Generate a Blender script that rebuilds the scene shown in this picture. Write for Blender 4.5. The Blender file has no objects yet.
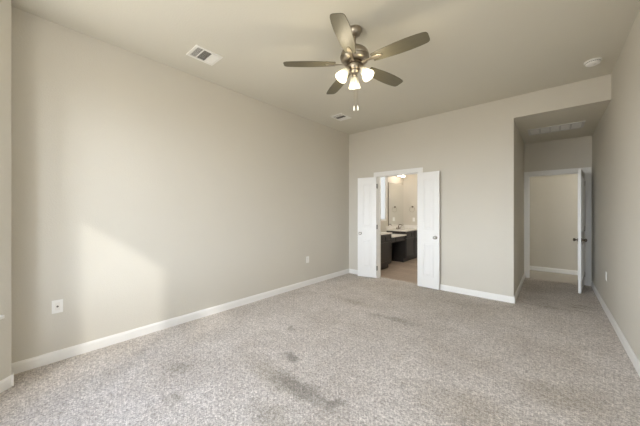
import bpy, bmesh, math, random
from mathutils import Vector, Matrix
random.seed(7)
C = bpy.context.scene.collection
SC = bpy.context.scene
R = math.radians
PI = math.pi

# ------------------------------------------------------------------ camera, light, exposure
H = 1.323
cd = bpy.data.cameras.new('camera')
cd.sensor_width = 36.0
cd.lens = 36.0 * 264.214 / 640.0
cd.shift_y = -0.00196
cd.clip_start = 0.02
cam = bpy.data.objects.new('camera', cd)
cam.location = (0, 0, H)
cam.rotation_euler = (R(90), 0, R(41.176))
C.objects.link(cam)
SC.camera = cam

SC.view_settings.view_transform = 'Standard'
SC.view_settings.look = 'None'
SC.view_settings.gamma = 1.0
SC.view_settings.use_curve_mapping = False
SC.view_settings.exposure = 2.12
try:
    SC.cycles.max_bounces = 16
    SC.cycles.diffuse_bounces = 10
    SC.cycles.transparent_max_bounces = 16
    SC.cycles.sample_clamp_indirect = 6.0
except Exception:
    pass

world = bpy.data.worlds.new('sky')
SC.world = world
world.use_nodes = True
bg = world.node_tree.nodes['Background']
bg.inputs['Strength'].default_value = 6.0
# hazy sky: paler and brighter towards the horizon and the sunlit ground, a little bluer overhead
_nt = world.node_tree
_tc = _nt.nodes.new('ShaderNodeTexCoord')
_sx = _nt.nodes.new('ShaderNodeSeparateXYZ')
_cr = _nt.nodes.new('ShaderNodeValToRGB')
_mr = _nt.nodes.new('ShaderNodeMapRange')
_mr.inputs['From Min'].default_value = -1.0
_nt.links.new(_tc.outputs['Generated'], _sx.inputs['Vector'])
_nt.links.new(_sx.outputs['Z'], _mr.inputs['Value'])
_nt.links.new(_mr.outputs['Result'], _cr.inputs['Fac'])
_nt.links.new(_cr.outputs['Color'], bg.inputs['Color'])
_cr.color_ramp.elements[0].position = 0.46
_cr.color_ramp.elements[0].color = (0.26, 0.25, 0.23, 1)
_cr.color_ramp.elements[1].position = 0.92
_cr.color_ramp.elements[1].color = (0.16, 0.20, 0.28, 1)
for _p, _c in ((0.50, (0.68, 0.735, 0.80)), (0.60, (0.72, 0.785, 0.87)), (0.72, (0.36, 0.415, 0.50))):
    _e = _cr.color_ramp.elements.new(_p)
    _e.color = (*_c, 1)

sd = bpy.data.lights.new('sun', 'SUN')
sd.energy = 0.37
sd.angle = R(2.0)
sd.color = (1.0, 0.975, 0.93)
sun = bpy.data.objects.new('sun', sd)
sun.rotation_euler = Vector((-1.0, 1.0, -0.79)).to_track_quat('-Z', 'Y').to_euler()
sun.location = (2, -4, 4)
C.objects.link(sun)


def portal(loc, direction, w, h):
    """sky light is sampled through a window opening"""
    l = bpy.data.lights.new('window_daylight', 'AREA')
    l.shape = 'RECTANGLE'
    l.size = w
    l.size_y = h
    l.cycles.is_portal = True
    o = bpy.data.objects.new('window_daylight', l)
    o.location = loc
    o.rotation_euler = Vector(direction).to_track_quat('-Z', 'Z').to_euler()
    C.objects.link(o)


# ------------------------------------------------------------------ materials
def newmat(name):
    m = bpy.data.materials.new(name)
    m.use_nodes = True
    nt = m.node_tree
    return m, nt, nt.nodes['Principled BSDF']


def N(nt, typ, **kw):
    n = nt.nodes.new(typ)
    for k, v in kw.items():
        setattr(n, k, v)
    return n


def simple(name, col, rough=0.5, metal=0.0, var=0.03, scale=20, bump=0.0, bscale=200, spec=0.5):
    """a plain finish with a little unevenness of tone and an optional fine bump"""
    m, nt, b = newmat(name)
    tc = N(nt, 'ShaderNodeTexCoord')
    no = N(nt, 'ShaderNodeTexNoise')
    no.inputs['Scale'].default_value = scale
    no.inputs['Detail'].default_value = 4
    nt.links.new(tc.outputs['Object'], no.inputs['Vector'])
    mx = N(nt, 'ShaderNodeMix', data_type='RGBA')
    mx.inputs['A'].default_value = (*[c * (1 - var) for c in col], 1)
    mx.inputs['B'].default_value = (*[min(1, c * (1 + var)) for c in col], 1)
    nt.links.new(no.outputs['Fac'], mx.inputs['Factor'])
    nt.links.new(mx.outputs['Result'], b.inputs['Base Color'])
    b.inputs['Roughness'].default_value = rough
    b.inputs['Metallic'].default_value = metal
    b.inputs['Specular IOR Level'].default_value = spec
    if bump:
        n2 = N(nt, 'ShaderNodeTexNoise')
        n2.inputs['Scale'].default_value = bscale
        n2.inputs['Detail'].default_value = 3
        nt.links.new(tc.outputs['Object'], n2.inputs['Vector'])
        bp = N(nt, 'ShaderNodeBump')
        bp.inputs['Strength'].default_value = bump
        bp.inputs['Distance'].default_value = 0.004
        nt.links.new(n2.outputs['Fac'], bp.inputs['Height'])
        nt.links.new(bp.outputs['Normal'], b.inputs['Normal'])
    return m


M = {}
WALLC = (0.605, 0.574, 0.506)
M['wall'] = simple('wall_paint', WALLC, 0.75, var=0.015, scale=3, bump=0.35, bscale=90, spec=0.3)
M['ceil'] = simple('ceiling_paint', (0.625, 0.598, 0.518), 0.85, var=0.015, scale=3, bump=0.3, bscale=70, spec=0.2)
M['trim'] = simple('white_trim_paint', (0.80, 0.79, 0.765), 0.4, var=0.01, scale=8)
M['door'] = simple('white_door_paint', (0.80, 0.795, 0.78), 0.4, var=0.01, scale=8)
M['plastic'] = simple('white_plastic', (0.82, 0.81, 0.78), 0.35, var=0.01)
M['slot'] = simple('dark_slot', (0.03, 0.03, 0.03), 0.6)
M['grey_plastic'] = simple('grey_insert', (0.60, 0.59, 0.57), 0.45, var=0.01)
M['vent'] = simple('white_enamel', (0.78, 0.765, 0.72), 0.45, var=0.02)
M['vent_dark'] = simple('duct_interior', (0.10, 0.092, 0.08), 0.8)
M['nickel'] = simple('brushed_nickel', (0.42, 0.37, 0.30), 0.32, 1.0, var=0.06, scale=60)
M['nickel_dark'] = simple('dark_bronze_metal', (0.16, 0.13, 0.10), 0.35, 1.0, var=0.06, scale=60)
M['chrome'] = simple('satin_chrome', (0.55, 0.54, 0.52), 0.25, 1.0, var=0.03)
M['hinge'] = simple('hinge_metal', (0.13, 0.12, 0.105), 0.45, 1.0)
M['cabinet'] = simple('espresso_cabinet', (0.030, 0.027, 0.025), 0.40, var=0.15, scale=12)
M['black'] = simple('black_metal', (0.012, 0.012, 0.012), 0.4)
M['counter'] = simple('white_cultured_marble', (0.76, 0.74, 0.70), 0.25, var=0.03, scale=6)
M['outside'] = simple('sun_blocker_finish', (0.5, 0.46, 0.40), 0.9)


def blade_mat():
    m, nt, b = newmat('grey_wood_blade')
    tc = N(nt, 'ShaderNodeTexCoord')
    mp = N(nt, 'ShaderNodeMapping')
    mp.inputs['Scale'].default_value = (3, 60, 3)
    no = N(nt, 'ShaderNodeTexNoise')
    no.inputs['Scale'].default_value = 2.5
    no.inputs['Detail'].default_value = 6
    cr = N(nt, 'ShaderNodeValToRGB')
    cr.color_ramp.elements[0].color = (0.092, 0.081, 0.050, 1)
    cr.color_ramp.elements[1].color = (0.138, 0.123, 0.080, 1)
    nt.links.new(tc.outputs['Object'], mp.inputs['Vector'])
    nt.links.new(mp.outputs['Vector'], no.inputs['Vector'])
    nt.links.new(no.outputs['Fac'], cr.inputs['Fac'])
    nt.links.new(cr.outputs['Color'], b.inputs['Base Color'])
    b.inputs['Roughness'].default_value = 0.46
    return m


M['blade'] = blade_mat()


def carpet_mat():
    m, nt, b = newmat('cut_pile_carpet')
    L = nt.links.new
    tc = N(nt, 'ShaderNodeTexCoord')
    co = tc.outputs['Object']

    def noise(scale, detail=3, rough=0.5, vec=co):
        n = N(nt, 'ShaderNodeTexNoise')
        n.inputs['Scale'].default_value = scale
        n.inputs['Detail'].default_value = detail
        n.inputs['Roughness'].default_value = rough
        L(vec, n.inputs['Vector'])
        return n.outputs['Fac']

    def ramp(fac, p0, c0, p1, c1):
        r = N(nt, 'ShaderNodeValToRGB')
        r.color_ramp.elements[0].position = p0
        r.color_ramp.elements[1].position = p1
        r.color_ramp.elements[0].color = c0
        r.color_ramp.elements[1].color = c1
        L(fac, r.inputs['Fac'])
        return r.outputs['Color']

    def mul(a, bb, f=1.0):
        x = N(nt, 'ShaderNodeMix', data_type='RGBA', blend_type='MULTIPLY')
        x.inputs['Factor'].default_value = f
        L(a, x.inputs['A'])
        L(bb, x.inputs['B'])
        return x.outputs['Result']

    fleck = mul(mul(ramp(noise(125, 2, 0.7), 0.42, (0.64, 0.615, 0.595, 1), 0.58, (1.0, 0.985, 0.97, 1)),
                    ramp(noise(62, 2, 0.6), 0.40, (0.68, 0.655, 0.635, 1), 0.58, (1.0, 0.98, 0.965, 1))),
                ramp(noise(30, 3, 0.7), 0.38, (0.72, 0.695, 0.67, 1), 0.58, (1.0, 0.97, 0.94, 1)))
    tread = ramp(noise(1.7, 5, 0.62), 0.34, (0.82, 0.80, 0.77, 1), 0.60, (1, 1, 1, 1))
    fine = ramp(noise(9, 4, 0.65), 0.30, (0.86, 0.85, 0.84, 1), 0.62, (1, 1, 1, 1))
    col = mul(mul(fleck, tread), fine)
    # worn and soiled spots of the traffic lane, each with its own ragged shape
    wv = N(nt, 'ShaderNodeTexNoise')
    wv.inputs['Scale'].default_value = 13
    wv.inputs['Detail'].default_value = 4
    L(co, wv.inputs['Vector'])
    wob = N(nt, 'ShaderNodeMix', data_type='RGBA', blend_type='LINEAR_LIGHT')
    wob.inputs['Factor'].default_value = 0.10
    L(co, wob.inputs['A'])
    L(wv.outputs['Color'], wob.inputs['B'])
    for (x, y, rx, ry, ang, dk) in STAINS:
        mp = N(nt, 'ShaderNodeMapping', vector_type='TEXTURE')
        mp.inputs['Location'].default_value = (x, y, 0)
        mp.inputs['Rotation'].default_value = (0, 0, R(ang))
        mp.inputs['Scale'].default_value = (rx, ry, 1)
        L(wob.outputs['Result'], mp.inputs['Vector'])
        g = N(nt, 'ShaderNodeTexGradient', gradient_type='SPHERICAL')
        sp = N(nt, 'ShaderNodeVectorMath', operation='MULTIPLY')
        sp.inputs[1].default_value = (1, 1, 0)
        L(mp.outputs['Vector'], sp.inputs[0])
        L(sp.outputs['Vector'], g.inputs['Vector'])
        s = ramp(g.outputs['Fac'], 0.0, (1, 1, 1, 1), 0.7, (dk, dk * 0.985, dk * 0.94, 1))
        col = mul(col, s)
    L(col, b.inputs['Base Color'])
    b.inputs['Roughness'].default_value = 0.95
    b.inputs['Specular IOR Level'].default_value = 0.1
    b.inputs['Sheen Weight'].default_value = 0.15
    bp = N(nt, 'ShaderNodeBump')
    bp.inputs['Strength'].default_value = 0.9
    bp.inputs['Distance'].default_value = 0.012
    L(noise(70, 4, 0.75), bp.inputs['Height'])
    L(bp.outputs['Normal'], b.inputs['Normal'])
    return m


STAINS = [(-1.42, 1.39, 0.40, 0.12, 2, 0.62), (-1.75, 1.36, 0.50, 0.15, -3, 0.82), (-1.12, 1.43, 0.11, 0.06, 20, 0.62),
          (-1.768, 1.636, 0.12, 0.07, 0, 0.55), (-1.36, 1.08, 0.30, 0.16, 0, 0.80), (-2.377, 0.912, 0.15, 0.10, 40, 0.74),
          (-2.22, 2.03, 0.08, 0.06, 0, 0.70), (-2.0, 0.75, 0.10, 0.07, 0, 0.75), (-1.47, 3.04, 0.42, 0.08, 4, 0.68), (-2.1, 3.25, 0.5, 0.12, 0, 0.85),
          (-1.6, 4.25, 1.9, 0.95, 0, 0.87), (0.07, 5.7, 0.75, 1.5, 0, 0.80), (0.32, 5.08, 0.20, 0.035, 0, 0.66),
          (0.33, 5.22, 0.18, 0.03, 5, 0.68), (0.30, 4.93, 0.16, 0.03, -6, 0.70), (-0.1, 4.85, 0.4, 0.05, 3, 0.78),
          (0.10, 2.6, 0.40, 0.30, 30, 0.86), (-0.4, 2.0, 0.5, 0.25, 10, 0.90)]
M['carpet'] = carpet_mat()


def plank_mat():
    m, nt, b = newmat('wood_look_tile')
    L = nt.links.new
    tc = N(nt, 'ShaderNodeTexCoord')
    br = N(nt, 'ShaderNodeTexBrick')
    br.inputs['Color1'].default_value = (0.40, 0.315, 0.245, 1)
    br.inputs['Color2'].default_value = (0.50, 0.405, 0.32, 1)
    br.inputs['Mortar'].default_value = (0.30, 0.25, 0.20, 1)
    br.inputs['Scale'].default_value = 1.0
    br.inputs['Mortar Size'].default_value = 0.004
    br.inputs['Brick Width'].default_value = 0.9
    br.inputs['Row Height'].default_value = 0.15
    L(tc.outputs['Object'], br.inputs['Vector'])
    no = N(nt, 'ShaderNodeTexNoise')
    mp = N(nt, 'ShaderNodeMapping')
    mp.inputs['Scale'].default_value = (2, 18, 1)
    L(tc.outputs['Object'], mp.inputs['Vector'])
    L(mp.outputs['Vector'], no.inputs['Vector'])
    no.inputs['Scale'].default_value = 3
    cr = N(nt, 'ShaderNodeValToRGB')
    cr.color_ramp.elements[0].position = 0.3
    cr.color_ramp.elements[0].color = (0.8, 0.8, 0.8, 1)
    cr.color_ramp.elements[1].position = 0.7
    cr.color_ramp.elements[1].color = (1, 1, 1, 1)
    L(no.outputs['Fac'], cr.inputs['Fac'])
    mx = N(nt, 'ShaderNodeMix', data_type='RGBA', blend_type='MULTIPLY')
    mx.inputs['Factor'].default_value = 1
    L(br.outputs['Color'], mx.inputs['A'])
    L(cr.outputs['Color'], mx.inputs['B'])
    L(mx.outputs['Result'], b.inputs['Base Color'])
    b.inputs['Roughness'].default_value = 0.45
    return m


M['plank'] = plank_mat()
M['hallfloor'] = simple('hall_tile', (0.42, 0.385, 0.335), 0.5, var=0.08, scale=5)


def emit_mat(name, col, strength):
    m, nt, b = newmat(name)
    b.inputs['Base Color'].default_value = (*col, 1)
    b.inputs['Emission Color'].default_value = (*col, 1)
    b.inputs['Emission Strength'].default_value = strength
    return m


M['bulb'] = emit_mat('lit_bulb', (1.0, 0.93, 0.80), 0.5)
M['vanity_glass'] = emit_mat('lit_vanity_glass', (1.0, 0.88, 0.72), 1.6)
M['led'] = simple('indicator', (0.05, 0.25, 0.08), 0.3)


def shade_mat():
    m, nt, b = newmat('frosted_ribbed_glass')
    L = nt.links.new
    out = nt.nodes['Material Output']
    b.inputs['Base Color'].default_value = (0.62, 0.62, 0.58, 1)
    b.inputs['Roughness'].default_value = 0.25
    tr = N(nt, 'ShaderNodeBsdfTranslucent')
    tr.inputs['Color'].default_value = (0.42, 0.42, 0.38, 1)
    tp = N(nt, 'ShaderNodeBsdfTransparent')
    tp.inputs['Color'].default_value = (0.97, 0.96, 0.93, 1)
    a = N(nt, 'ShaderNodeMixShader')
    a.inputs['Fac'].default_value = 0.55
    L(b.outputs['BSDF'], a.inputs[1])
    L(tr.outputs['BSDF'], a.inputs[2])
    c = N(nt, 'ShaderNodeMixShader')
    c.inputs['Fac'].default_value = 0.45
    L(a.outputs['Shader'], c.inputs[1])
    L(tp.outputs['BSDF'], c.inputs[2])
    L(c.outputs['Shader'], out.inputs['Surface'])
    return m


M['shade'] = shade_mat()


def glass_mat():
    m, nt, b = newmat('window_glass')
    L = nt.links.new
    out = nt.nodes['Material Output']
    tp = N(nt, 'ShaderNodeBsdfTransparent')
    gl = N(nt, 'ShaderNodeBsdfGlossy')
    gl.inputs['Roughness'].default_value = 0.02
    c = N(nt, 'ShaderNodeMixShader')
    c.inputs['Fac'].default_value = 0.06
    L(tp.outputs['BSDF'], c.inputs[1])
    L(gl.outputs['BSDF'], c.inputs[2])
    L(c.outputs['Shader'], out.inputs['Surface'])
    return m


M['glass'] = glass_mat()


def frosted_mat():
    m, nt, b = newmat('frosted_window_glass')
    L = nt.links.new
    out = nt.nodes['Material Output']
    tr = N(nt, 'ShaderNodeBsdfTranslucent')
    tr.inputs['Color'].default_value = (0.30, 0.295, 0.28, 1)
    L(tr.outputs['BSDF'], out.inputs['Surface'])
    return m


M['frosted'] = frosted_mat()


def mirror_mat():
    m, nt, b = newmat('mirror_silver')
    b.inputs['Base Color'].default_value = (0.92, 0.93, 0.92, 1)
    b.inputs['Metallic'].default_value = 1
    b.inputs['Roughness'].default_value = 0.01
    return m


M['mirror'] = mirror_mat()


# ------------------------------------------------------------------ builders
class MB:
    """collects shapes and links them as one mesh object"""

    def __init__(self):
        self.bm = bmesh.new()

    def box(self, x0, x1, y0, y1, z0, z1, bev=0.0, mat=None):
        vs = [Vector((x, y, z)) for x in (x0, x1) for y in (y0, y1) for z in (z0, z1)]
        if mat:
            vs = [mat @ v for v in vs]
        b = bmesh.new()
        v = [b.verts.new(p) for p in vs]
        for f in ((0, 1, 3, 2), (4, 6, 7, 5), (0, 4, 5, 1), (2, 3, 7, 6), (0, 2, 6, 4), (1, 5, 7, 3)):
            b.faces.new([v[i] for i in f])
        bmesh.ops.recalc_face_normals(b, faces=b.faces)
        if bev:
            bmesh.ops.bevel(b, geom=list(b.edges), offset=bev, segments=2, profile=0.7, affect='EDGES')
        self._add(b)
        return self

    def _add(self, b):
        t = bpy.data.meshes.new('t')
        b.to_mesh(t)
        b.free()
        self.bm.from_mesh(t)
        bpy.data.meshes.remove(t)

    def prism(self, poly, z0, z1, bev=0.0, mat=None):
        """polygon in x,y extruded from z0 to z1"""
        b = bmesh.new()
        lo = [b.verts.new((x, y, z0)) for x, y in poly]
        hi = [b.verts.new((x, y, z1)) for x, y in poly]
        n = len(poly)
        b.faces.new(lo[::-1])
        b.faces.new(hi)
        for i in range(n):
            b.faces.new((lo[i], lo[(i + 1) % n], hi[(i + 1) % n], hi[i]))
        bmesh.ops.recalc_face_normals(b, faces=b.faces)
        if bev:
            es = [e for e in b.edges if abs(e.verts[0].co.z - e.verts[1].co.z) < 1e-7]
            bmesh.ops.bevel(b, geom=es, offset=bev, segments=2, profile=0.6, affect='EDGES')
        if mat:
            bmesh.ops.transform(b, matrix=mat, verts=b.verts)
        self._add(b)
        return self

    def lathe(self, prof, seg=32, mat=None, flute=0, famp=0.0, close=False):
        """profile of (r, z) turned about z"""
        b = bmesh.new()
        rings = []
        for r, z in prof:
            if r < 1e-6:
                rings.append([b.verts.new((0, 0, z))])
            else:
                ring = []
                for i in range(seg):
                    a = 2 * PI * i / seg
                    rr = r * (1 + famp * math.cos(a * flute)) if flute else r
                    ring.append(b.verts.new((rr * math.cos(a), rr * math.sin(a), z)))
                rings.append(ring)
        pairs = list(zip(rings[:-1], rings[1:]))
        if close:
            pairs.append((rings[-1], rings[0]))
        for A, B in pairs:
            if len(A) == 1 and len(B) == 1:
                continue
            for i in range(seg):
                j = (i + 1) % seg
                if len(A) == 1:
                    b.faces.new((A[0], B[i], B[j]))
                elif len(B) == 1:
                    b.faces.new((A[i], B[0], A[j]))
                else:
                    b.faces.new((A[i], B[i], B[j], A[j]))
        bmesh.ops.recalc_face_normals(b, faces=b.faces)
        for f in b.faces:
            f.smooth = True
        if mat:
            bmesh.ops.transform(b, matrix=mat, verts=b.verts)
        self._add(b)
        return self

    def tube(self, pts, r, seg=10, closed=False):
        pts = [Vector(p) for p in pts]
        b = bmesh.new()
        rings = []
        n = len(pts)
        for i, p in enumerate(pts):
            if closed:
                d = pts[(i + 1) % n] - pts[i - 1]
            else:
                d = pts[min(i + 1, n - 1)] - pts[max(i - 1, 0)]
            d.normalize()
            up = Vector((0, 0, 1)) if abs(d.z) < 0.95 else Vector((1, 0, 0))
            s = d.cross(up).normalized()
            t = s.cross(d)
            rad = r[i] if isinstance(r, (list, tuple)) else r
            rings.append([b.verts.new(p + rad * (math.cos(2 * PI * k / seg) * s + math.sin(2 * PI * k / seg) * t)) for k in range(seg)])
        for i in range(n if closed else n - 1):
            A, B = rings[i], rings[(i + 1) % n]
            for k in range(seg):
                b.faces.new((A[k], A[(k + 1) % seg], B[(k + 1) % seg], B[k]))
        if not closed:
            b.faces.new(rings[0][::-1])
            b.faces.new(rings[-1])
        bmesh.ops.recalc_face_normals(b, faces=b.faces)
        for f in b.faces:
            f.smooth = True
        self._add(b)
        return self

    def build(self, name, mat, parent=None, loc=None, sharp=True):
        me = bpy.data.meshes.new(name)
        if sharp:
            for e in self.bm.edges:
                if len(e.link_faces) == 2 and e.calc_face_angle(0) > R(40):
                    e.smooth = False
        self.bm.to_mesh(me)
        self.bm.free()
        me.materials.append(mat)
        o = bpy.data.objects.new(name, me)
        if loc is not None:
            o.location = loc
        if parent is not None:
            o.parent = parent
        C.objects.link(o)
        return o


def tag(o, label, cat, group=None, kind=None):
    o['label'] = label
    o['category'] = cat
    if group:
        o['group'] = group
    if kind:
        o['kind'] = kind
    return o


def empty(name, loc, rz=0.0):
    o = bpy.data.objects.new(name, None)
    o.empty_display_size = 0.1
    o.location = loc
    o.rotation_euler = (0, 0, rz)
    C.objects.link(o)
    return o


def copy_tree(o, parent=None):
    c = o.copy()
    C.objects.link(c)
    if parent is not None:
        c.parent = parent
    for ch in list(o.children):
        copy_tree(ch, c)
    return c


def struct(mb, name, mat, label, cat):
    return tag(mb.build(name, mat), label, cat, kind='structure')


# ------------------------------------------------------------------ room dimensions (metres)
XL, XR = -3.299, 0.548
YB, YA = 4.723, 6.723
XA = -0.408
ZC, ZA = 2.991, 2.681
T = 0.115
YF = -1.05                       # outer wall of the window bay
BX0, BY0 = -3.080, -0.035        # corner where the angled bay wall starts
ZB = 2.70                        # bathroom and hall ceilings
BXL, BYB = -3.40, 7.76           # bathroom left and far walls
BXR = XA - T
HY = 7.70                        # hall wall beyond the open door

# opening of the double doors, opening of the single door
DX0, DX1, DH = -2.600, -1.793, 2.025
AX0, AX1, AH = -0.335, 0.455, 2.035

# ------------------------------------------------------------------ floors, ceilings
m = MB()
m.prism([(XL - T, 0.0), (XL - T, YB + T), (XA - T, YB + T), (XA - T, YA + 0.03), (XR + T, YA + 0.03), (XR + T, YF - 0.1), (XL - T, YF - 0.1)][::-1], -0.06, 0.0)
struct(m, 'floor', M['carpet'], 'beige cut-pile bedroom carpet with worn soiled patches', 'floor')
struct(MB().box(BXL - T, BXR + 0.05, YB + T, BYB + T, -0.06, -0.004), 'bathroom_floor', M['plank'],
       'tan wood-look floor seen through the double doorway', 'floor')
struct(MB().box(BXR, 3.0, YA + 0.03, HY + T, -0.06, -0.002), 'hall_floor', M['hallfloor'],
       'smooth hall floor beyond the open single door', 'floor')

struct(MB().box(XL - T, XR + T, YF - 0.1, YB + T, ZC, ZC + 0.1), 'ceiling', M['ceil'],
       'beige flat bedroom ceiling carrying the fan', 'ceiling')
struct(MB().box(XA - T, XR + T, YB + T, YA + T, ZA, ZA + 0.1), 'alcove_ceiling', M['ceil'],
       'lowered ceiling over the entry alcove with the long grille', 'ceiling')
struct(MB().box(BXL - T, BXR, YB + T, BYB + T, ZB, ZB + 0.1), 'bathroom_ceiling', M['ceil'],
       'bathroom ceiling beyond the double doorway', 'ceiling')
struct(MB().box(BXR, 3.0, YA + T, HY + T, ZB, ZB + 0.08), 'hall_ceiling', M['ceil'],
       'hall ceiling beyond the single door', 'ceiling')

# ------------------------------------------------------------------ walls
struct(MB().box(XL - T, XL, BY0 - T, YB, 0, ZC), 'wall_left', M['wall'],
       'long beige left wall with a pale sunlit patch', 'wall')
struct(MB().box(XR, XR + T, YF - 0.1, YA + T, 0, ZC), 'wall_right', M['wall'],
       'beige right wall running back into the alcove', 'wall')
m = MB()
m.box(XL - T, DX0 - 0.02, YB, YB + T, 0, ZC)
m.box(DX1 + 0.02, XA - T, YB, YB + T, 0, ZC)
m.box(DX0 - 0.02, DX1 + 0.02, YB, YB + T, DH + 0.02, ZC)
m.box(XA - T, XR, YB, YB + T, ZA, ZC)
m.box(XA - T, XA, YB, YB + T, 0, ZA)
struct(m, 'wall_back', M['wall'], 'beige far wall with the double doorway and alcove opening', 'wall')
struct(MB().box(XA - T, XA, YB + T, YA, 0, ZA), 'wall_alcove_left', M['wall'],
       'shaded left side wall of the entry alcove', 'wall')
m = MB()
m.box(XA - T, AX0 - 0.02, YA, YA + T, 0, ZA)
m.box(AX1 + 0.02, XR, YA, YA + T, 0, ZA)
m.box(AX0 - 0.02, AX1 + 0.02, YA, YA + T, AH + 0.02, ZA)
struct(m, 'wall_alcove_back', M['wall'], 'shaded end wall of the alcove around the single doorway', 'wall')
# hall beyond
struct(MB().box(BXR, 3.0, HY, HY + T, 0, ZB), 'wall_hall_far', M['wall'], 'hall wall seen through the open single door', 'wall')
struct(MB().box(BXR, BXR + 0.02, YA + T, HY, 0, ZB), 'wall_hall_left', M['wall'], 'left end wall of the hall', 'wall')
struct(MB().box(XR + T, 3.0, YA, YA + T, 0, ZB), 'wall_hall_near', M['wall'], 'near hall wall beside the single doorway', 'wall')
# bathroom
BW = (6.02, 6.71, 1.07, 2.36)        # frosted bathroom window: y0, y1, z0, z1
m = MB()
m.box(BXL - T, BXL, YB + T, BW[0], 0, ZB)
m.box(BXL - T, BXL, BW[1], BYB, 0, ZB)
m.box(BXL - T, BXL, BW[0], BW[1], 0, BW[2])
m.box(BXL - T, BXL, BW[0], BW[1], BW[3], ZB)
struct(m, 'wall_bathroom_left', M['wall'], 'bathroom wall behind the vanity with mirror and window', 'wall')
struct(MB().box(BXL - T, BXR - 0.1, BYB, BYB + T, 0, ZB), 'wall_bathroom_far', M['wall'], 'far bathroom wall with the towel ring', 'wall')
struct(MB().box(BXR - 0.1, BXR, YB + T, BYB + T, 0, ZB), 'wall_bathroom_right', M['wall'], 'right bathroom wall hidden behind the right door leaf', 'wall')


# ------------------------------------------------------------------ window bay behind the camera
def wall_with_openings(p0, p1, ops, z1=ZC, t=0.12):
    """wall from p0 to p1 (inner face), thickness outwards; ops: (s0, s1, z0, z1). returns MB and frame matrix"""
    p0, p1 = Vector((*p0, 0)), Vector((*p1, 0))
    d = (p1 - p0)
    ln = d.length
    d.normalize()
    n = Vector((d.y, -d.x, 0))           # outwards when the room lies to the left of p0->p1
    mt = Matrix((( d.x, n.x, 0, p0.x), (d.y, n.y, 0, p0.y), (0, 0, 1, 0), (0, 0, 0, 1)))
    b = MB()
    s = 0.0
    for (a, c, za, zb) in ops:
        b.box(s, a, 0, t, 0, z1, mat=mt)
        b.box(a, c, 0, t, 0, za, mat=mt)
        b.box(a, c, 0, t, zb, z1, mat=mt)
        s = c
    b.box(s, ln, 0, t, 0, z1, mat=mt)
    return b, mt, n


def window(name, mt, n, a, c, za, zb, label, split=True, t=0.12):
    w = MB()
    fw = 0.045
    y0, y1 = 0.05, 0.10
    w.box(a, a + fw, y0, y1, za, zb, mat=mt)
    w.box(c - fw, c, y0, y1, za, zb, mat=mt)
    w.box(a + fw, c - fw, y0, y1, za, za + fw, mat=mt)
    w.box(a + fw, c - fw, y0, y1, zb - fw, zb, mat=mt)
    o = tag(w.build(name, M['trim']), label, 'window', kind='structure')
    zm = (za + zb) / 2
    if split:
        MB().box(a + fw, c - fw, y0 + 0.01, y1 - 0.005, zm - 0.02, zm + 0.02, mat=mt).build('sash_rail', M['trim'], o)
    MB().box(a + fw, c - fw, 0.078, 0.082, za + fw, zb - fw, mat=mt).build('window_pane', M['glass'], o)
    MB().box(a - 0.05, c + 0.05, -0.04, 0.05, za - 0.022, za + 0.001, bev=0.004, mat=mt).build('window_sill', M['trim'], o)
    mid = mt @ Vector(((a + c) / 2, t - 0.01, zm))
    portal(mid, -n, c - a, zb - za)
    return o


# the room lies on the left-hand side when walking from the left return round to the right wall
struct(MB().box(XL - T, BX0, BY0 - T, BY0, 0, ZC), 'wall_front_return', M['wall'], 'short return where the left wall meets the window bay', 'wall')
bayx = BX0 + (BY0 - YF)
b1, mt1, n1 = wall_with_openings((BX0, BY0), (bayx, YF), [(0.13, 1.40, 0.57, 2.50)])
struct(b1, 'wall_bay_left', M['wall'], 'angled bay wall at the left edge of the photo', 'wall')
window('window_1', mt1, n1, 0.13, 1.40, 0.57, 2.50, 'white window in the angled bay wall at the left edge')
W1 = (-1.865, -1.02)
W2 = (-0.70, 0.03)
b2, mt2, n2 = wall_with_openings((bayx, YF), (0.10, YF), [(W1[0] - bayx, W1[1] - bayx, 0.57, 2.50), (W2[0] - bayx, W2[1] - bayx, 0.57, 2.36)])
struct(b2, 'wall_bay_front', M['wall'], 'bay wall behind the viewer with two windows', 'wall')
window('window_2', mt2, n2, W1[0] - bayx, W1[1] - bayx, 0.57, 2.50, 'bay window casting the sunlit patch on the left wall', split=False)
window('window_3', mt2, n2, W2[0] - bayx, W2[1] - bayx, 0.57, 2.36, 'second bay window behind the viewer', split=False)
b3, mt3, n3 = wall_with_openings((0.10, YF), (XR, YF + 0.45), [])
struct(b3, 'wall_bay_right', M['wall'], 'angled bay wall on the right behind the viewer', 'wall')
# added unseen slab on posts; this roof keeps the sun off the floor
m = MB()
m.box(0.52, 4.5, -4.6, YF - 0.13, 2.52, 2.66)
m.box(0.54, 0.66, -4.55, -4.43, 0, 2.52)
m.box(4.30, 4.42, -4.55, -4.43, 0, 2.52)
struct(m, 'added_sun_blocker', M['outside'], 'added unseen slab on posts outside, blocking sun behind the viewer', 'sun_blocker')
struct(MB().box(3.0, 3.1, YA, HY + T, 0, ZB), 'wall_hall_right', M['wall'], 'right end wall of the hall', 'wall')


def fill_dome(loc, label, energy, col):  # unseen ceiling lamp, added to brighten the hall and the bathroom
    o = empty('fill_dome', loc)
    tag(o, label, 'ceiling light')
    MB().lathe([(0, 0), (0.16, 0), (0.165, -0.012), (0.155, -0.022), (0, -0.022)], 32).build('base', M['nickel'], o)
    MB().lathe([(0.148, -0.0225), (0.14, -0.05), (0.11, -0.08), (0.06, -0.097), (0, -0.102)], 32).build('lamp_shade', M['vanity_glass'], o)
    l = bpy.data.lights.new('fill_dome_lamp', 'POINT')
    l.energy = energy
    l.color = col
    l.shadow_soft_size = 0.12
    p_ = bpy.data.objects.new('fill_dome_lamp', l)
    p_.location = (loc[0], loc[1], loc[2] - 0.26)
    C.objects.link(p_)
    return o


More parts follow.
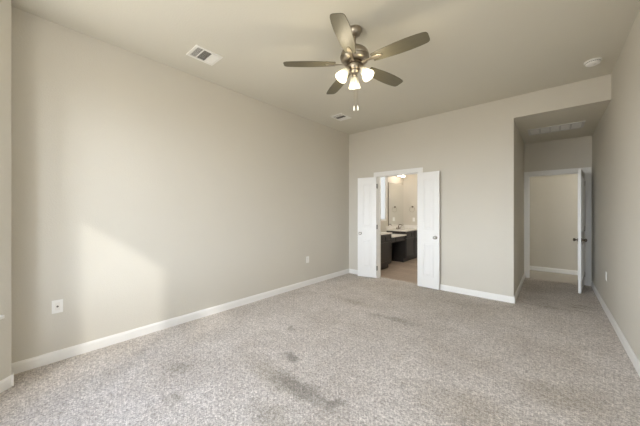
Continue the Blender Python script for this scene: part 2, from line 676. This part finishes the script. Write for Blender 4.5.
fill_dome((1.75, (YA + T + HY) / 2, ZB), 'added unseen dome lamp brightening the hall past the single door', 9.5, (0.94, 0.97, 1.0))
fill_dome((-1.9, 6.1, ZB), 'added unseen dome lamp brightening the bathroom behind the right door leaf', 9.5, (1.0, 0.95, 0.90))

# bathroom window with frosted glass
wb = MB()
y0, y1, z0, z1 = BW
for (a, c, e, f) in ((y0, y0 + 0.05, z0, z1), (y1 - 0.05, y1, z0, z1), (y0 + 0.05, y1 - 0.05, z0, z0 + 0.05), (y0 + 0.05, y1 - 0.05, z1 - 0.05, z1)):
    wb.box(BXL - 0.07, BXL - 0.02, a, c, e, f)
wbo = tag(wb.build('window_4', M['trim']), 'narrow bright frosted window above the bathroom makeup counter', 'window', kind='structure')
MB().box(BXL - 0.05, BXL - 0.045, y0 + 0.05, y1 - 0.05, z0 + 0.05, z1 - 0.05).build('window_pane', M['frosted'], wbo)


# ------------------------------------------------------------------ baseboards and casings
def baseboard(mb, p0, p1, h=0.092, t=0.015):
    """board on the left-hand side of p0->p1, its top edge eased"""
    p0, p1 = Vector((*p0, 0)), Vector((*p1, 0))
    d = (p1 - p0)
    ln = d.length
    d.normalize()
    n = Vector((-d.y, d.x, 0))
    prof = [(0, 0), (t, 0), (t, h - 0.022), (t - 0.004, h - 0.010), (t * 0.45, h - 0.003), (t * 0.3, h), (0, h)]
    b = bmesh.new()
    A = [b.verts.new(p0 + n * q[0] + Vector((0, 0, q[1]))) for q in prof]
    B = [b.verts.new(p1 + n * q[0] + Vector((0, 0, q[1]))) for q in prof]
    b.faces.new(A)
    b.faces.new(B[::-1])
    k = len(prof)
    for i in range(k):
        b.faces.new((A[i], B[i], B[(i + 1) % k], A[(i + 1) % k]))
    bmesh.ops.recalc_face_normals(b, faces=b.faces)
    mb._add(b)
    return mb


CW = 0.078                     # casing width
bt = 0.0155
struct(baseboard(MB(), (XL, YB), (XL, BY0)), 'baseboard_left', M['trim'], 'white baseboard along the long left wall', 'baseboard')
m = MB()
baseboard(m, (BX0, BY0), (XL, BY0)) if False else None
baseboard(m, (BX0 - 0.012, BY0 + 0.0), (bayx, YF))
m.box(BX0 - 0.03, BX0 + 0.008, BY0, BY0 + 0.014, 0, 0.09)
struct(m, 'baseboard_bay', M['trim'], 'white baseboard on the angled bay wall at the left edge', 'baseboard')
m = MB()
baseboard(m, (DX0 - CW, YB), (XL + bt, YB))
baseboard(m, (XA + bt, YB), (DX1 + CW, YB))
struct(m, 'baseboard_back', M['trim'], 'white baseboard along the far wall either side of the double doors', 'baseboard')
struct(baseboard(MB(), (XA, YA), (XA, YB)), 'baseboard_alcove', M['trim'], 'white baseboard on the left side of the alcove', 'baseboard')
struct(baseboard(MB(), (XR, YF + 0.5), (XR, YA)), 'baseboard_right', M['trim'], 'white baseboard along the right wall', 'baseboard')
struct(baseboard(MB(), (3.0, HY), (BXR + 0.02, HY)), 'baseboard_hall', M['trim'], 'white baseboard on the hall wall past the open door', 'baseboard')
struct(baseboard(MB(), (BXR - 0.1, BYB), (-2.80, BYB)), 'baseboard_bathroom', M['trim'], 'white baseboard on the far bathroom wall', 'baseboard')


def casing(name, x0, x1, h, yw, label, jamb=T, face=-1):
    b = MB()
    t = 0.017
    ya, yb = (yw - t, yw)
    rv = 0.006
    b.box(x0 - rv - CW, x0 - rv, ya, yb, 0, h + rv + CW, bev=0.003)
    b.box(x1 + rv, x1 + rv + CW, ya, yb, 0, h + rv + CW, bev=0.003)
    b.box(x0 - rv, x1 + rv, ya, yb, h + rv, h + rv + CW, bev=0.003)
    # jambs, head and stops
    b.box(x0 - 0.02, x0, yw, yw + jamb, 0, h)
    b.box(x1, x1 + 0.02, yw, yw + jamb, 0, h)
    b.box(x0 - 0.02, x1 + 0.02, yw, yw + jamb, h, h + 0.02)
    s0 = yw + 0.042
    b.box(x0, x0 + 0.011, s0, s0 + 0.03, 0, h)
    b.box(x1 - 0.011, x1, s0, s0 + 0.03, 0, h)
    b.box(x0, x1, s0, s0 + 0.03, h - 0.011, h)
    # casing on the other side
    ya, yb = yw + jamb, yw + jamb + t
    b.box(x0 - rv - CW, x0 - rv, ya, yb, 0, h + rv + CW)
    b.box(x1 + rv, x1 + rv + CW, ya, yb, 0, h + rv + CW)
    b.box(x0 - rv, x1 + rv, ya, yb, h + rv, h + rv + CW)
    return struct(b, name, M['trim'], label, 'door casing')


casing('trim_1', DX0, DX1, DH, YB, 'white casing around the bathroom double doorway')
casing('trim_2', AX0, AX1, AH, YA, 'white casing around the single doorway at the alcove end')


# ------------------------------------------------------------------ door leaves
def door_leaf(name, loc, ang, w, hand, label, knob_mat, knob_z=0.885, h=2.006, panels=((0.20, 0.79), (1.00, 1.90)), cols=1):
    """leaf with its hinge line at the local origin, running along local +x; hand = side (+1/-1) of local y the slab lies on"""
    th = 0.035
    z0 = 0.012
    o = empty(name, loc, ang)
    tag(o, label, 'door', kind='structure')
    ya, yb = (0, th) if hand > 0 else (-th, 0)
    MB().box(0.003, w, ya, yb, z0, z0 + h - 0.008, bev=0.002).build('door_slab', M['door'], o)
    st = 0.095 if w < 0.6 else 0.115
    inner = w - 2 * st
    cw = (inner - (cols - 1) * 0.09) / cols
    for (pz0, pz1) in panels:
        for cidx in range(cols):
            px0 = st + cidx * (cw + 0.09)
            px1 = px0 + cw
            b = MB()
            for (yf, s) in ((ya, -1), (yb, 1)):
                e = 0.011
                q = 0.024

                def bar(xa, xb, za, zb):
                    b.box(xa, xb, min(yf, yf + s * e), max(yf, yf + s * e), za, zb, bev=0.004)
                bar(px0, px0 + q, pz0, pz1)
                bar(px1 - q, px1, pz0, pz1)
                bar(px0 + q, px1 - q, pz0, pz0 + q)
                bar(px0 + q, px1 - q, pz1 - q, pz1)
                g = 0.034
                fx = [(px0 + g, pz0 + g), (px1 - g, pz0 + g), (px1 - g, pz1 - g), (px0 + g, pz1 - g)]
                g2 = g + 0.016
                fi = [(px0 + g2, pz0 + g2), (px1 - g2, pz0 + g2), (px1 - g2, pz1 - g2), (px0 + g2, pz1 - g2)]
                bb = bmesh.new()
                A = [bb.verts.new((x, yf, z)) for x, z in fx]
                B = [bb.verts.new((x, yf + s * 0.0065, z)) for x, z in fi]
                bb.faces.new(B)
                for i in range(4):
                    bb.faces.new((A[i], A[(i + 1) % 4], B[(i + 1) % 4], B[i]))
                bmesh.ops.recalc_face_normals(bb, faces=bb.faces)
                b._add(bb)
            b.build('panel', M['door'], o)
    # knobs on both faces
    kx = w - 0.06
    for (yf, s) in ((ya, -1), (yb, 1)):
        mt = Matrix.Translation((kx, yf, knob_z)) @ Matrix.Rotation(R(90) * (1 if s < 0 else -1), 4, 'X')
        k = MB()
        k.lathe([(0, 0), (0.030, 0), (0.031, 0.004), (0.026, 0.010), (0.012, 0.012), (0.011, 0.028), (0.018, 0.034), (0.026, 0.044),
                 (0.027, 0.054), (0.022, 0.062), (0.010, 0.066), (0, 0.0665)], 24, mt)
        ko = k.build('knob', knob_mat, o)
    # three hinges: barrel on the pin line and a plate let into the hinge edge
    ym = 0.0
    for hz in (0.20, 1.02, 1.83):
        hb = MB()
        hb.lathe([(0, -0.045), (0.0065, -0.045), (0.0065, 0.045), (0, 0.045)], 10, Matrix.Translation((-0.003, -0.004 * hand, hz)))
        hb.box(0.000, 0.0035, ya + 0.005, yb - 0.005, hz - 0.045, hz + 0.045)
        hb.build('hinge', M['hinge'], o)
    return o


# left leaf: pin on the left jamb, swung about 166 degrees, free edge towards the corner
door_leaf('door_1', (DX0 - 0.006, YB - 0.022, 0), R(180 + 14), 0.392, 1,
          'narrow white panel door swung open left of the bathroom doorway', M['chrome'])
door_leaf('door_2', (DX1 + 0.006, YB - 0.022, 0), R(-3), 0.378, -1,
          'narrow white panel door swung open right of the bathroom doorway', M['chrome'])
door_leaf('door_3', (AX1 - 0.004, YA - 0.004, 0), R(180 + 83.5), 0.785, -1,
          'white door standing open edge-on at the alcove end', M['nickel_dark'], knob_z=0.865, cols=2)


# ------------------------------------------------------------------ ceiling fan
FX, FY = -1.355, 2.030
fan = empty('ceiling_fan', (FX, FY, ZC))
tag(fan, 'brushed nickel ceiling fan with five grey blades and three lit glass shades', 'ceiling fan')
Z = lambda z: z - ZC             # world height to the fan's own
MB().lathe([(0, 0), (0.066, 0), (0.067, -0.006), (0.064, -0.026), (0.052, -0.048), (0.032, -0.060), (0.020, -0.066), (0, -0.066)], 32).build('canopy', M['nickel'], fan)
MB().lathe([(0.0125, -0.05), (0.0125, Z(2.835)), (0.024, Z(2.833)), (0.026, Z(2.80)), (0.0, Z(2.80))], 20).build('downrod', M['nickel'], fan)
MB().lathe([(0, Z(2.822)), (0.035, Z(2.822)), (0.060, Z(2.816)), (0.095, Z(2.802)), (0.120, Z(2.780)), (0.132, Z(2.752)), (0.133, Z(2.736)),
            (0.126, Z(2.728)), (0.128, Z(2.722)), (0.120, Z(2.704)), (0.098, Z(2.692)), (0.070, Z(2.688)), (0, Z(2.688))], 40).build('motor_housing', M['nickel'], fan)
MB().lathe([(0, Z(2.690)), (0.072, Z(2.690)), (0.074, Z(2.684)), (0.074, Z(2.668)), (0.066, Z(2.662)), (0, Z(2.662))], 32).build('flywheel', M['nickel_dark'], fan)
MB().lathe([(0, Z(2.664)), (0.058, Z(2.664)), (0.060, Z(2.650)), (0.052, Z(2.632)), (0.040, Z(2.618)), (0.044, Z(2.606)), (0.038, Z(2.592)),
            (0.022, Z(2.582)), (0.010, Z(2.578)), (0.008, Z(2.570)), (0, Z(2.568))], 32).build('light_fitter', M['nickel'], fan)


def blade_outline():
    pts = []
    L0, L1 = 0.175, 0.650
    ks = [(0.0, 0.046), (0.10, 0.052), (0.25, 0.060), (0.45, 0.067), (0.65, 0.069), (0.82, 0.065), (0.93, 0.059), (0.975, 0.052), (0.993, 0.041), (1.0, 0.028)]
    for k, w in ks:
        pts.append((L0 + (L1 - L0) * k, -w))
    for k, w in reversed(ks):
        pts.append((L0 + (L1 - L0) * k, w))
    return pts


ZBL = 2.676
bl0 = None
for i in range(5):
    a = R(220.9 + 72 * i)
    rot = Matrix.Rotation(a, 4, 'Z')
    # counter-clockwise edge hangs lower
    bm_ = Matrix.Translation((0, 0, Z(ZBL))) @ Matrix.Rotation(R(-10), 4, 'X')
    if i == 0:
        bl0 = MB().prism(blade_outline(), -0.003, 0.003, bev=0.002, mat=bm_).build('blade', M['blade'], fan)
        ib = MB()
        arm = [(0.068, -0.014), (0.110, -0.010), (0.150, -0.012), (0.185, -0.020), (0.235, -0.018), (0.262, -0.011), (0.268, 0.0),
               (0.262, 0.011), (0.235, 0.018), (0.185, 0.020), (0.150, 0.012), (0.110, 0.010), (0.068, 0.014)]
        ib.prism(arm, -0.0085, -0.0032, bev=0.0015, mat=bm_)
        for sx, sy in ((0.195, -0.010), (0.195, 0.010), (0.248, 0.0)):
            ib.lathe([(0, -0.0115), (0.004, -0.011), (0.006, -0.0085), (0, -0.0085)], 10, bm_ @ Matrix.Translation((sx, sy, 0)))
        iron0 = ib.build('blade_iron', M['nickel'], bl0)
        bl0.rotation_euler = (0, 0, a)
    else:
        c = copy_tree(bl0, fan)
        c.rotation_euler = (0, 0, a)

# three bell shades on short arms; one points away from the viewer
TILT = R(36)
arm0 = None
for i, ad in enumerate((124, 244, 4)):
    a = R(ad)
    if i == 0:
        arm0 = MB().tube([(0.030, 0, Z(2.634)), (0.045, 0, Z(2.638)), (0.058, 0, Z(2.634)), (0.066, 0, Z(2.624))], 0.009, 12).build('lamp_arm', M['nickel'], fan)
        mt = Matrix.Translation((0.064, 0, Z(2.628))) @ Matrix.Rotation(-TILT, 4, 'Y')
        MB().lathe([(0, 0.004), (0.020, 0.002), (0.024, -0.006), (0.024, -0.024), (0.020, -0.030), (0, -0.030)], 20, mt).build('socket', M['nickel'], arm0)
        prof_o = [(0.022, -0.022), (0.030, -0.034), (0.036, -0.055), (0.042, -0.082), (0.049, -0.108), (0.057, -0.132)]
        prof_i = [(r - 0.0025, z - 0.0005) for r, z in reversed(prof_o)]
        MB().lathe(prof_o + prof_i, 64, mt, flute=16, famp=0.012, close=True).build('lamp_shade', M['shade'], arm0)
        MB().lathe([(0, -0.026), (0.011, -0.028), (0.012, -0.045), (0.020, -0.062), (0.026, -0.080), (0.024, -0.098), (0.014, -0.110), (0, -0.114)], 20, mt).build('bulb', M['bulb'], arm0)
        arm0.rotation_euler = (0, 0, a)
    else:
        c = copy_tree(arm0, fan)
        c.rotation_euler = (0, 0, a)
    # the light of this bulb
    pl = bpy.data.lights.new('bulb_light', 'POINT')
    pl.energy = 0.95
    pl.color = (1.0, 0.87, 0.64)
    pl.shadow_soft_size = 0.035
    po = bpy.data.objects.new('bulb_light', pl)
    rr = 0.064 + math.sin(TILT) * 0.165
    po.location = (FX + rr * math.cos(a), FY + rr * math.sin(a), 2.628 - math.cos(TILT) * 0.165)
    C.objects.link(po)

ca = R(41.2)
for s, zz in ((-0.004, 2.247), (0.030, 2.250)):
    px, py = s * math.cos(ca), s * math.sin(ca)
    ch = MB().tube([(px, py, Z(2.60)), (px, py, Z(2.45)), (px, py, Z(zz + 0.04))], 0.0016, 6).build('pull_chain', M['nickel'], fan)
    MB().lathe([(0, Z(zz + 0.046)), (0.004, Z(zz + 0.044)), (0.0075, Z(zz + 0.02)), (0.008, Z(zz + 0.006)), (0.005, Z(zz)), (0, Z(zz))], 14,
               Matrix.Translation((px, py, 0))).build('pull_knob', M['plastic'], ch)


# ------------------------------------------------------------------ ceiling registers, return grille, smoke detector
def frame_bars(b, x0, x1, y0, y1, w, z0, z1, bev=0.003):
    b.box(x0, x0 + w, y0, y1, z0, z1, bev)
    b.box(x1 - w, x1, y0, y1, z0, z1, bev)
    b.box(x0 + w * 0.9, x1 - w * 0.9, y0, y0 + w, z0, z1, bev)
    b.box(x0 + w * 0.9, x1 - w * 0.9, y1 - w, y1, z0, z1, bev)


def slats(x0, x1, y0, y1, along, n, tilt, wid, z):
    """louvres filling a rectangle; along = 'x' or 'y' (direction the slat runs)"""
    b = MB()
    for k in range(n):
        f = (k + 0.5) / n
        if along == 'y':
            mt = Matrix.Translation((x0 + (x1 - x0) * f, 0, z)) @ Matrix.Rotation(R(tilt), 4, 'Y')
            b.box(-wid / 2, wid / 2, y0, y1, -0.0007, 0.0007, mat=mt)
        else:
            mt = Matrix.Translation((0, y0 + (y1 - y0) * f, z)) @ Matrix.Rotation(R(tilt), 4, 'X')
            b.box(x0, x1, -wid / 2, wid / 2, -0.0007, 0.0007, mat=mt)
    return b


def register(loc, w, l, label):
    o = empty('ceiling_vent', loc)
    tag(o, label, 'vent', 'ceiling air registers above the left wall')
    b = MB()
    frame_bars(b, -w / 2, w / 2, -l / 2, l / 2, 0.028, -0.009, 0.0)
    b.build('frame', M['vent'], o)
    MB().box(-w / 2 + 0.02, w / 2 - 0.02, -l / 2 + 0.02, l / 2 - 0.02, -0.0012, -0.0002).build('duct_opening', M['vent_dark'], o)
    xi, yi = w / 2 - 0.026, l / 2 - 0.026
    third = 2 * yi / 3.4
    ya = -yi + third * 0.95
    yb = ya + third * 1.35
    d = MB()
    d.box(-xi, xi, ya - 0.004, ya + 0.004, -0.0085, -0.001)
    d.box(-xi, xi, yb - 0.004, yb + 0.004, -0.0085, -0.001)
    d.build('divider', M['vent'], o)
    slats(-xi, xi, -yi, ya - 0.004, 'x', 7, 38, 0.0085, -0.005).build('louver_bank', M['vent'], o)
    slats(-xi, xi, ya + 0.004, yb - 0.004, 'y', 10, 40, 0.010, -0.005).build('louver_bank', M['vent'], o)
    slats(-xi, xi, yb + 0.004, yi, 'x', 6, -34, 0.0125, -0.005).build('louver_bank', M['vent'], o)
    return o


register((-2.780, 1.312, ZC), 0.25, 0.285, 'white ceiling register nearer the viewer, left of the fan')
register((-2.785, 3.745, ZC), 0.25, 0.30, 'small white ceiling register near the far left corner, below the fan')

gr = empty('return_air_grille', (0.046, 5.765, ZA))
tag(gr, 'long white return air grille with five panes in the alcove ceiling', 'vent')
gw, gl = 0.68, 0.40
b = MB()
frame_bars(b, -gw / 2, gw / 2, -gl / 2, gl / 2, 0.030, -0.012, 0.0)
b.build('frame', M['grey_plastic'], gr)
MB().box(-gw / 2 + 0.02, gw / 2 - 0.02, -gl / 2 + 0.02, gl / 2 - 0.02, -0.0015, -0.0002).build('filter', M['plastic'], gr)
b = MB()
for k in range(1, 5):
    x = -gw / 2 + 0.028 + (gw - 0.056) * k / 5
    b.box(x - 0.011, x + 0.011, -gl / 2 + 0.029, gl / 2 - 0.029, -0.011, -0.001)
b.build('divider', M['grey_plastic'], gr)
for k in range(5):
    xa = -gw / 2 + 0.030 + (gw - 0.06) * k / 5 + 0.011
    xb = -gw / 2 + 0.030 + (gw - 0.06) * (k + 1) / 5 - 0.011
    slats(xa, xb, -gl / 2 + 0.03, gl / 2 - 0.03, 'x', 14, 9, 0.0225, -0.0085).build('louver_bank', M['plastic'], gr)

sm = empty('smoke_detector', (0.348, 4.19, ZC))
tag(sm, 'round white smoke detector on the ceiling above the alcove', 'smoke detector')
MB().lathe([(0, 0), (0.073, 0), (0.074, -0.004), (0.073, -0.011), (0.068, -0.012), (0, -0.012)], 40).build('mounting_base', M['plastic'], sm)
MB().lathe([(0, -0.0121), (0.062, -0.0121), (0.062, -0.024), (0.058, -0.034), (0.046, -0.040), (0.024, -0.043), (0, -0.0435)], 40).build('cover', M['plastic'], sm)
b = MB()
for k in range(24):
    a = 2 * PI * k / 24
    b.box(0.0605, 0.0628, -0.005, 0.005, -0.023, -0.016, mat=Matrix.Rotation(a, 4, 'Z'))
b.build('sensor_slots', M['slot'], sm)
MB().lathe([(0, -0.046), (0.010, -0.045), (0.012, -0.042), (0, -0.042)], 16, Matrix.Translation((0.014, -0.012, 0))).build('test_button', M['grey_plastic'], sm)


# ------------------------------------------------------------------ outlets and plates (local: x along the wall, -y out of it)
def plate(name, loc, rz, label, kind='duplex'):
    o = empty(name, loc, rz)
    tag(o, label, 'wall outlet' if kind != 'switch' else 'light switch', 'white wall plates' if kind != 'switch' else None)
    MB().box(-0.036, 0.036, -0.0065, 0.0, -0.058, 0.058, bev=0.003).build('cover_plate', M['plastic'], o)
    if kind == 'duplex':
        for s in (-1, 1):
            r = MB()
            pts = []
            for k in range(20):
                a = 2 * PI * k / 20
                pts.append((max(-0.0145, min(0.0145, 0.017 * math.cos(a))), 0.0145 * math.sin(a)))
            r.prism(pts, 0, 0.002, mat=Matrix.Translation((0, -0.0063, s * 0.0195)) @ Matrix.Rotation(R(90), 4, 'X'))
            ro = r.build('receptacle', M['plastic'], o)
            q = MB()
            q.box(-0.0075, -0.0055, -0.0088, -0.0080, s * 0.0195 - 0.002, s * 0.0195 + 0.007)
            q.box(0.0055, 0.0075, -0.0088, -0.0080, s * 0.0195 - 0.001, s * 0.0195 + 0.006)
            q.box(-0.002, 0.002, -0.0088, -0.0080, s * 0.0195 - 0.009, s * 0.0195 - 0.005)
            q.build('slot', M['slot'], ro)
        MB().lathe([(0, 0), (0.003, 0), (0.002, 0.0012), (0, 0.0013)], 10, Matrix.Translation((0, -0.0064, 0)) @ Matrix.Rotation(R(90), 4, 'X')).build('screw', M['chrome'], o)
    elif kind == 'cable':
        MB().box(-0.0165, 0.0165, -0.0082, -0.0060, -0.033, 0.033, bev=0.001).build('insert', M['vent'], o)
        MB().lathe([(0, 0), (0.0075, 0), (0.0075, 0.004), (0.0048, 0.0042), (0.0048, 0.010), (0.002, 0.010), (0.002, 0.006), (0, 0.006)], 16,
                   Matrix.Translation((0, -0.0080, 0)) @ Matrix.Rotation(R(90), 4, 'X')).build('cable_jack', M['hinge'], o)
    else:
        MB().box(-0.0165, 0.0165, -0.0100, -0.0062, -0.033, 0.033, bev=0.0015).build('rocker', M['plastic'], o)
    return o


plate('cable_outlet', (XL, 0.231, 0.484), R(90), 'white cable jack plate low on the left wall beside the sunlit patch', 'cable')
plate('wall_outlet', (XL, 3.43, 0.463), R(90), 'small white outlet low on the left wall near the far corner')
plate('wall_outlet', (XR, 5.10, 0.476), R(-90), 'white outlet low on the right wall near the alcove')
plate('light_switch', (-3.075, BYB, 1.09), 0, 'white switch plate on the bathroom wall below the towel ring', 'switch')

# ------------------------------------------------------------------ bathroom furniture
VF = -2.835                      # vanity fronts
VB = BXL                         # wall behind
CT = 0.835                       # counter height


def pull(b, x, y, z, ln=0.10, vert=True):
    if vert:
        b.tube([(x, y, z - ln / 2), (x + 0.028, y, z - ln / 2), (x + 0.028, y, z + ln / 2), (x, y, z + ln / 2)], 0.006, 8)
    else:
        b.tube([(x, y - ln / 2, z), (x + 0.028, y - ln / 2, z), (x + 0.028, y + ln / 2, z), (x, y + ln / 2, z)], 0.006, 8)
    return b


def shaker(y0, y1, z0, z1, x, fw=0.055):
    b = MB()
    b.box(x, x + 0.010, y0 + 0.01, y1 - 0.01, z0 + 0.01, z1 - 0.01)
    b.box(x, x + 0.019, y0, y0 + fw, z0, z1, 0.0015)
    b.box(x, x + 0.019, y1 - fw, y1, z0, z1, 0.0015)
    b.box(x, x + 0.019, y0 + fw * 0.98, y1 - fw * 0.98, z0, z0 + fw, 0.0015)
    b.box(x, x + 0.019, y0 + fw * 0.98, y1 - fw * 0.98, z1 - fw, z1, 0.0015)
    return b


def vanity_cabinet(y0, y1, label, ndoor):
    o = empty('vanity_cabinet', ((VB + VF) / 2, (y0 + y1) / 2, 0))
    tag(o, label, 'cabinet', 'dark bathroom vanity cabinets')
    inv = Matrix.Translation((-(VB + VF) / 2, -(y0 + y1) / 2, 0))
    xf = VF - 0.020

    def add(mb, name, mat, par):
        bmesh.ops.transform(mb.bm, matrix=inv, verts=mb.bm.verts)
        return mb.build(name, mat, par)
    add(MB().box(VB + 0.003, xf, y0, y1, 0.10, CT - 0.032).box(VB + 0.003, xf - 0.065, y0 + 0.002, y1 - 0.002, -0.004, 0.10), 'body', M['cabinet'], o)
    w = (y1 - y0) / ndoor
    for k in range(ndoor):
        a, c = y0 + k * w + 0.012, y0 + (k + 1) * w - 0.012
        d = add(shaker(a, c, 0.125, CT - 0.215, xf), 'door', M['cabinet'], o)
        add(pull(MB(), xf + 0.018, c - 0.05 if k % 2 == 0 else a + 0.05, CT - 0.30), 'handle', M['black'], d)
        r = add(shaker(a, c, CT - 0.200, CT - 0.045, xf, 0.04), 'drawer', M['cabinet'], o)
        add(pull(MB(), xf + 0.018, (a + c) / 2, CT - 0.122), 'handle', M['black'], r)
    return o


YN0, YN1 = 5.10, 5.815
YK1 = 6.655
vanity_cabinet(YN0, YN1, 'dark vanity cabinet nearest the bathroom doorway', 1)
vanity_cabinet(YK1, BYB - 0.003, 'dark vanity cabinet under the sink at the far bathroom wall', 2)
desk = empty('makeup_desk', ((VB + VF) / 2, (YN1 + YK1) / 2, 0.735))
tag(desk, 'dark makeup desk apron with an open knee space between vanity cabinets', 'desk')
inv = Matrix.Translation((-(VB + VF) / 2, -(YN1 + YK1) / 2, -0.735))


def dadd(mb, name, mat, par):
    bmesh.ops.transform(mb.bm, matrix=inv, verts=mb.bm.verts)
    return mb.build(name, mat, par)


dadd(MB().box(VB + 0.003, VF - 0.045, YN1 + 0.002, YK1 - 0.002, 0.575, 0.704), 'apron', M['cabinet'], desk)
dr = dadd(shaker(YN1 + 0.02, YK1 - 0.02, 0.580, 0.700, VF - 0.045, 0.03), 'drawer', M['cabinet'], desk)
dadd(pull(MB(), VF - 0.028, YN1 + 0.22, 0.64, 0.09), 'handle', M['black'], dr)
dadd(MB().box(VB + 0.003, VB + 0.015, YN1 + 0.002, YK1 - 0.002, 0.0, 0.575), 'back_panel', M['cabinet'], desk)


def countertop(name, y0, y1, z, label, splash=True, bowl=None):
    b = MB()
    b.box(VB + 0.002, VF + 0.012, y0, y1, z - 0.030, z, bev=0.004)
    o = tag(b.build(name, M['counter']), label, 'countertop', 'white bathroom countertops')
    if splash:
        MB().box(VB + 0.002, VB + 0.020, y0, y1, z, z + 0.09, bev=0.003).build('backsplash', M['counter'], o)
    return o


countertop('countertop', YN0 - 0.01, YN1 + 0.008, CT, 'white countertop on the vanity nearest the doorway')
countertop('countertop', YN1 + 0.010, YK1 - 0.012, 0.735, 'lower white countertop over the knee space', splash=False)
sink = countertop('countertop', YK1 - 0.010, BYB - 0.003, CT, 'white countertop with basin and faucet at the far end')
MB().box(VB + 0.025, VF - 0.02, BYB - 0.020, BYB - 0.004, CT, CT + 0.09, bev=0.003).build('side_splash', M['counter'], sink)
MB().lathe([(0.205, 0.0005), (0.212, 0.004), (0.205, 0.007), (0.195, 0.006), (0.18, 0.002), (0.15, 0.0012), (0.05, 0.0008), (0, 0.0008)], 40,
           Matrix.Translation(((VB + VF) / 2 + 0.03, 7.17, CT)) @ Matrix.Scale(0.78, 4, (1, 0, 0))).build('basin', M['counter'], sink)

fa = empty('faucet', (VB + 0.11, 7.17, CT + 0.0005))
tag(fa, 'dark two-handle faucet on the far bathroom countertop', 'faucet')
MB().tube([(0, 0, 0), (0, 0, 0.085), (0.015, 0, 0.115), (0.055, 0, 0.125), (0.10, 0, 0.110), (0.115, 0, 0.09)], [0.016, 0.013, 0.012, 0.011, 0.010, 0.009], 14).build('spout', M['nickel_dark'], fa)
for s in (-0.1, 0.1):
    h_ = MB()
    h_.lathe([(0, 0), (0.022, 0), (0.020, 0.012), (0.011, 0.02), (0.010, 0.045), (0, 0.047)], 16, Matrix.Translation((0, s, 0)))
    h_.tube([(0, s, 0.04), (0.02, s * 1.25, 0.05), (0.035, s * 1.55, 0.055)], 0.006, 8)
    h_.build('handle', M['nickel_dark'], fa)

MIY0 = 6.76
mi = tag(MB().box(BXL + 0.0005, BXL + 0.006, MIY0 + 0.012, BYB - 0.004, CT + 0.093, 2.14).build('wall_mirror', M['mirror']),
         'large mirror above the far vanity reflecting the towel ring', 'mirror')
MB().box(BXL + 0.0005, BXL + 0.014, MIY0 - 0.012, MIY0 + 0.012, CT + 0.093, 2.14).build('edge_trim', M['nickel_dark'], mi)

vl = empty('vanity_light', (BXL, 7.24, 2.40))
tag(vl, 'lit bathroom light bar with glass shades above the mirror', 'wall lamp')
MB().box(0.001, 0.030, -0.32, 0.32, -0.045, 0.045, bev=0.008).build('back_plate', M['nickel_dark'], vl)
for k in (-1, 0, 1):
    y = k * 0.23
    ar = MB().tube([(0.025, y, 0.0), (0.09, y, 0.015), (0.115, y, 0.0)], 0.009, 10).build('lamp_arm', M['nickel_dark'], vl)
    MB().lathe([(0.022, 0.0), (0.045, -0.012), (0.058, -0.045), (0.060, -0.06), (0.054, -0.06), (0.03, -0.02), (0, -0.012)], 24, Matrix.Translation((0.118, y, 0.005))).build('lamp_shade', M['vanity_glass'], ar)
pl = bpy.data.lights.new('vanity_lamp_light', 'POINT')
pl.energy = 0.5
pl.color = (1.0, 0.90, 0.82)
pl.shadow_soft_size = 0.08
po = bpy.data.objects.new('vanity_lamp_light', pl)
po.location = (BXL + 0.30, 7.15, 2.15)
C.objects.link(po)

tr = empty('towel_ring', (-3.115, BYB, 1.47))
tag(tr, 'dark round towel ring on the far bathroom wall', 'towel ring')
MB().lathe([(0, 0), (0.026, 0), (0.026, 0.006), (0.012, 0.010), (0.010, 0.04), (0.014, 0.045), (0.012, 0.052), (0, 0.053)], 20, Matrix.Rotation(R(90), 4, 'X')).build('post', M['nickel_dark'], tr)
MB().tube([(0.078 * math.sin(2 * PI * k / 36), -0.045, -0.078 + 0.078 * math.cos(2 * PI * k / 36)) for k in range(36)], 0.0042, 8, closed=True).build('ring', M['nickel'], tr)
